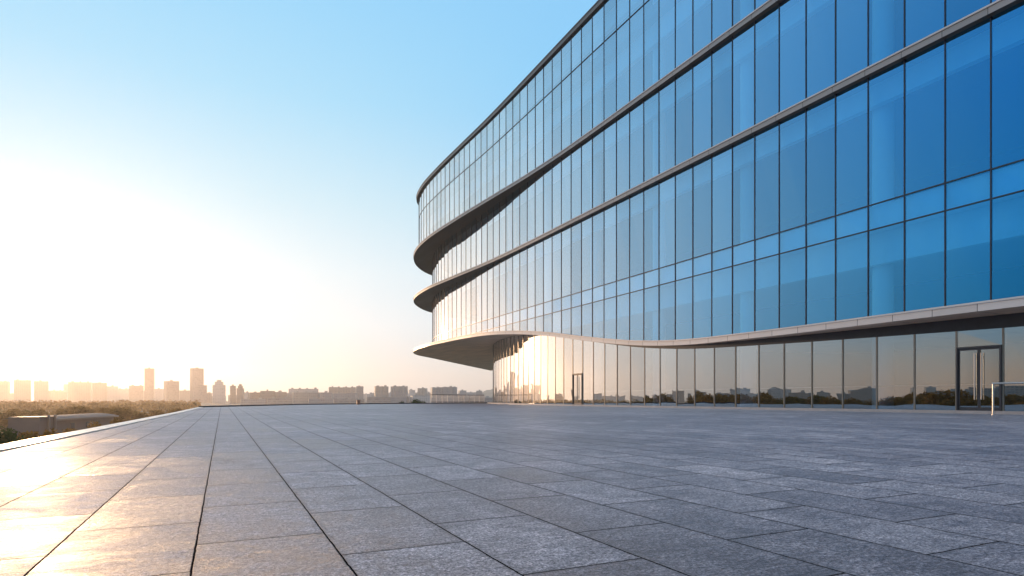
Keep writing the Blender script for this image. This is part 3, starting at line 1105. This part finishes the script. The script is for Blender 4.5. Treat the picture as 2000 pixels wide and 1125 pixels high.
hall()

# ---------------------------------------------------------------- the city
def tower(px0, px1, ytop, Y, label, style='plain', fm=0, group=None, rz=None, name='apartment_tower', roofbox=True, seedk=0, cat='tower'):
    rnd = random.Random(int(px0 * 7 + ytop) + seedk)
    cx = (px0 + px1) / 2
    x, y = cam_xy(cx, Y)
    az = math.atan2(x, y)
    phi = rnd.uniform(-0.35, 0.35) if rz is None else rz
    sw = (px1 - px0) / 1176 * Y / math.sqrt(1 + ((cx - 1000) / 1176) ** 2)
    dp = max(10, min(16, sw * 0.7))
    W = max(6, (sw - dp * abs(math.sin(phi))) / math.cos(phi))
    H = CAMZ + (779 - ytop) / 1176 * Y + 9
    o = empty(name, (x, y, -9), -az + phi)
    tag(o, label, cat, group)
    m = MB()
    if style == 'ribbed':
        nb = max(3, int(W / 5.5))
        bw = W / nb
        m.box((0, 1.0, 0), W, dp - 2, H - 2.4)
        for k in range(nb):
            m.box((-W / 2 + (k + .5) * bw, -dp / 2 + 1.0, 0), bw * 0.62, 2.4, H - 1.2 - (k % 3 == 1) * 2.2)
    elif style == 'stepped':
        m.box((0, 0, 0), W, dp, H * 0.80)
        m.box((0, 0, H * 0.80), W * 0.66, dp * 0.8, H * 0.14)
        m.box((0, 0, H * 0.94), W * 0.34, dp * 0.5, H * 0.06)
    elif style == 'podium':
        m.box((0, 0, 0), W, dp, H)
        m.box((0, -dp / 2 - 3, 0), W * 1.36, 6, H * 0.52)
    else:
        m.box((0, 0, 0), W, dp, H)
    wl = m.build('wall', FAC[fm], o)
    m = MB()
    if style not in ('stepped',):
        m.box((0, 1.0 if style == 'ribbed' else 0, (H - 2.38) if style == 'ribbed' else H + 0.02), W + 0.2, (dp - 1.8) if style == 'ribbed' else dp + 0.3, 0.5)
        m.build('roof', M['roof_far'], o)
        if roofbox:
            m = MB()
            for k in range(max(1, int(W / 14))):
                m.box((-W / 2 + W * (k + .5) / max(1, int(W / 14)) + rnd.uniform(-1.5, 1.5), 0, H + (-1.87 if style == 'ribbed' else 0.53)), rnd.uniform(3, 5), 4, rnd.uniform(1.6, 3.0))
            m.build('roof_housing', FAC[fm] if style == 'ribbed' else M['roof_far'], o)
    else:
        m.box((0, 0, H + .02), W * 0.38, dp * 0.55, 0.8)
        m.build('roof', M['roof_far'], o)
    return o


T = [
 (-40, 20, 745, 1500, 'hazy golden block cut by the left edge of the photo', 'plain', 0),
 (27, 61, 743, 1500, 'glowing broad tower, second from the left edge of the skyline', 'plain', 0),
 (66, 95, 745, 1500, 'glowing tower just right of the broad tower near the left edge', 'plain', 0),
 (97, 126, 763, 1700, 'low pale block in the gap between the glowing towers', 'plain', 3),
 (124, 150, 751, 1650, 'bleached block at the left shoulder of the widest glowing mass', 'plain', 4),
 (133, 180, 747, 1500, 'widest glowing block almost lost in the sun haze', 'plain', 0),
 (180, 209, 748, 1450, 'golden block at the right end of the widest glowing mass', 'plain', 0),
 (208, 231, 755, 1550, 'pale golden block stepping down right of the glowing mass', 'plain', 4),
 (229, 254, 760, 1650, 'lowest pale block left of the flat-topped orange block', 'plain', 4),
 (252, 281, 754, 1400, 'flat-topped orange block at the foot of the slim tower', 'plain', 3),
 (282, 302, 720, 1350, 'slim tall orange tower, left of the two tallest', 'plain', 3),
 (301, 321, 760, 1500, 'low hazy block right of the slim tall tower', 'plain', 4),
 (320, 350, 745, 1300, 'square orange-brown block midway between the two tallest towers', 'plain', 3),
 (350, 372, 763, 1500, 'low block touching the left podium of the broad tallest tower', 'plain', 0),
 (402, 414, 768, 1350, 'small low block between the broad tallest tower and the stepped tower', 'plain', 0),
 (415, 441, 743, 1250, 'stepped apartment tower with a crowned top', 'stepped', 4),
 (449, 461, 754, 1200, 'narrow brown tower, left of the close pair', 'plain', 2),
 (462, 477, 751, 1200, 'narrow brown tower with small cupola, right of the close pair', 'stepped', 2),
 (477, 488, 767, 1350, 'small pale block right of the close brown pair', 'plain', 4),
 (484, 511, 767, 1150, 'brown slab with square windows right of the brown pair', 'plain', 2),
 (508, 537, 764, 1150, 'brown slab topped by a small rooftop pavilion', 'plain', 2),
 (536, 560, 766, 1150, 'dark brown slab left of the long pale block', 'plain', 2),
 (559, 574, 769, 1200, 'short brown slab against the long pale block', 'plain', 0),
 (564, 622, 760, 1250, 'long pale block with a rounded right end', 'plain', 4),
 (571, 623, 767, 1100, 'front slab standing before the long pale block', 'plain', 0),
 (622, 650, 767, 1100, 'low window-gridded slab left of the ribbed row', 'plain', 1),
 (648, 676, 769, 1080, 'low window-gridded slab in front of the ribbed row', 'plain', 1),
 (642, 695, 755, 1350, 'wide ribbed apartment row with uneven roofline', 'ribbed', 0),
 (676, 697, 768, 1120, 'grey slab at the foot of the ribbed row', 'plain', 1),
 (695, 710, 753, 1300, 'narrow ribbed tower at the right end of the wide row', 'ribbed', 1),
 (716, 731, 770, 1150, 'low pale block left of the isolated ribbed tower', 'plain', 4),
 (731, 759, 753, 1300, 'isolated ribbed tower with reddish-beige bays', 'ribbed', 0),
 (763, 797, 753, 1300, 'broad ribbed tower right of the isolated ribbed tower', 'ribbed', 1),
 (797, 811, 762, 1600, 'distant pale block right of the broad ribbed tower', 'plain', 4),
 (815, 835, 757, 1500, 'square far block standing above the white low buildings', 'ribbed', 0),
 (841, 867, 755, 1250, 'dark grey ribbed tower, left half of the pair over the railing', 'ribbed', 1),
 (866, 893, 754, 1250, 'dark grey ribbed tower, right half of the pair over the railing', 'ribbed', 1),
 (895, 911, 763, 1600, 'faint grey block right of the dark ribbed pair', 'plain', 1),
 (910, 930, 765, 1600, 'faint wide low block over the middle of the railing', 'ribbed', 4),
 (930, 942, 762, 1550, 'faint grey tower nearest the glass building', 'ribbed', 1),
 (716, 764, 776, 900, 'long low pale factory hall behind the far kerb', 'plain', 3),
 (764, 800, 775, 950, 'low pale building behind the sparse small shrub', 'plain', 1),
 (801, 842, 773, 950, 'low white building behind the round dark shrub', 'plain', 4),
 (842, 900, 778, 1000, 'long low grey building behind the left half of the railing', 'plain', 1),
 (901, 962, 777, 1000, 'long low grey building behind the right half of the railing', 'plain', 3),
 (470, 520, 780, 900, 'long low building along the kerb under the brown slabs', 'plain', 1),
 (522, 570, 778, 950, 'long low building along the kerb under the dark brown slab', 'plain', 3),
 (602, 650, 779, 880, 'long low pale building left of the utility box', 'plain', 1),
 (652, 712, 780, 900, 'long low pale building behind the utility box', 'plain', 3),
]
for k, (a, b, yt, Y, lb, st, fm) in enumerate(T):
    low = (b - a) > 45 and yt > 772
    tower(a, b, yt, Y, lb, st, fm, name='low_block' if low else ('office_tower' if fm == 3 else 'apartment_tower'), cat='building' if low else 'tower',
          rz=0.05 if low else None, group='buildings of the far skyline')
tower(371, 398, 720, 1300, 'broad tallest tower with a lower podium on both sides', 'podium', 3, name='office_tower', rz=0.45, group='buildings of the far skyline')
rnd = random.Random(31)
px = -15
while px < 950:
    w_ = rnd.uniform(14, 34)
    yt = lerp_table([(0, 768), (120, 764), (260, 766), (400, 770), (620, 767), (960, 767)], px) + rnd.uniform(-3, 4)
    tower(px, px + w_, yt, rnd.uniform(1550, 1800), 'faint low block filling a hazy gap of the far skyline behind the nearer towers', rnd.choice(('plain', 'ribbed', 'plain')), rnd.choice((0, 1, 4)), group='faint low blocks in the hazy gaps')
    px += w_ + rnd.choice((0, 1, 3, 9))
# rooftop pavilion and crowned details belong to their towers; the skyline beyond the frame shows in the glass
rnd = random.Random(77)
az = 41.5
while az < 104:
    Yd = rnd.uniform(900, 1500)
    wd_ = rnd.choice((18, 24, 30, 40, 55))
    H = 9 + rnd.choice((5, 7, 9, 11, 13, 16, 20, 30)) * Yd / 1300
    a = R(az)
    x, y = -math.sin(a) * Yd, math.cos(a) * Yd
    x, y = x * CS + y * SN, -x * SN + y * CS
    o = empty('apartment_tower', (x, y, -9), -math.atan2(x, y) + rnd.uniform(-.3, .3))
    tag(o, 'block beyond the left edge of the photo, seen only mirrored in the ground floor glass', 'tower', 'blocks mirrored in the ground floor glass')
    m = MB()
    m.box((0, 0, 0), wd_, 14, H)
    m.build('wall', FAC[rnd.choice((0, 1, 2, 4))], o)
    m = MB()
    m.box((0, 0, H + .02), wd_ + .6, 14.6, .9)
    m.box((rnd.uniform(-4, 4), 0, H + .95), 5, 4, 2.4)
    m.build('roof', M['roof_far'], o)
    az += math.degrees(wd_ / Yd) + rnd.choice((0.0, 0.05, 0.1, 0.3, 0.9))

# blue hill at the right end of the skyline
mb = MB()
hx0, hx1, HN, HY = 900, 1400, 60, 2300
rnd = random.Random(9)
prof = []
for k in range(HN + 1):
    p_ = hx0 + (hx1 - hx0) * k / HN
    e = lerp_table([(900, 0), (930, 8), (945, 15), (965, 21), (1000, 27), (1100, 34), (1300, 24), (1400, 3)], p_) + rnd.uniform(-1, 1)
    prof.append((p_, max(0.2, e) / 1176 * HY))
for (pa, ha), (pb, hb) in zip(prof, prof[1:]):
    a0, b0 = cam_xy(pa, HY - 350), cam_xy(pb, HY - 350)
    a1, b1 = cam_xy(pa, HY), cam_xy(pb, HY)
    a2, b2 = cam_xy(pa, HY + 350), cam_xy(pb, HY + 350)
    mb.quad((*a0, -9.5), (*b0, -9.5), (*b1, hb), (*a1, ha))
    mb.quad((*a1, ha), (*b1, hb), (*b2, -9.5), (*a2, -9.5))
tag(mb.build('hill', M['terrain'], weld=True, smooth=True), kind='structure')


# ---------------------------------------------------------------- haze
def haze():
    m = MB()
    m.box((-300, 1150, -10), 5200, 4400, 150)
    mt, nt = new_mat('haze_air')
    v = nt.n('ShaderNodeVolumePrincipled', {'Color': (1.0, 0.92, 0.86, 1), 'Density': HAZE_D, 'Anisotropy': 0.73})
    nt.n('ShaderNodeOutputMaterial', {1: v.outputs[0]})
    o = m.build('haze', mt)
    o['kind'] = 'stuff'
    o['label'] = 'warm morning haze in the air over the city'


HAZE_D = 0.00024
haze()
for k, u in enumerate(used):
    if not u:
        print('unused proto', k)
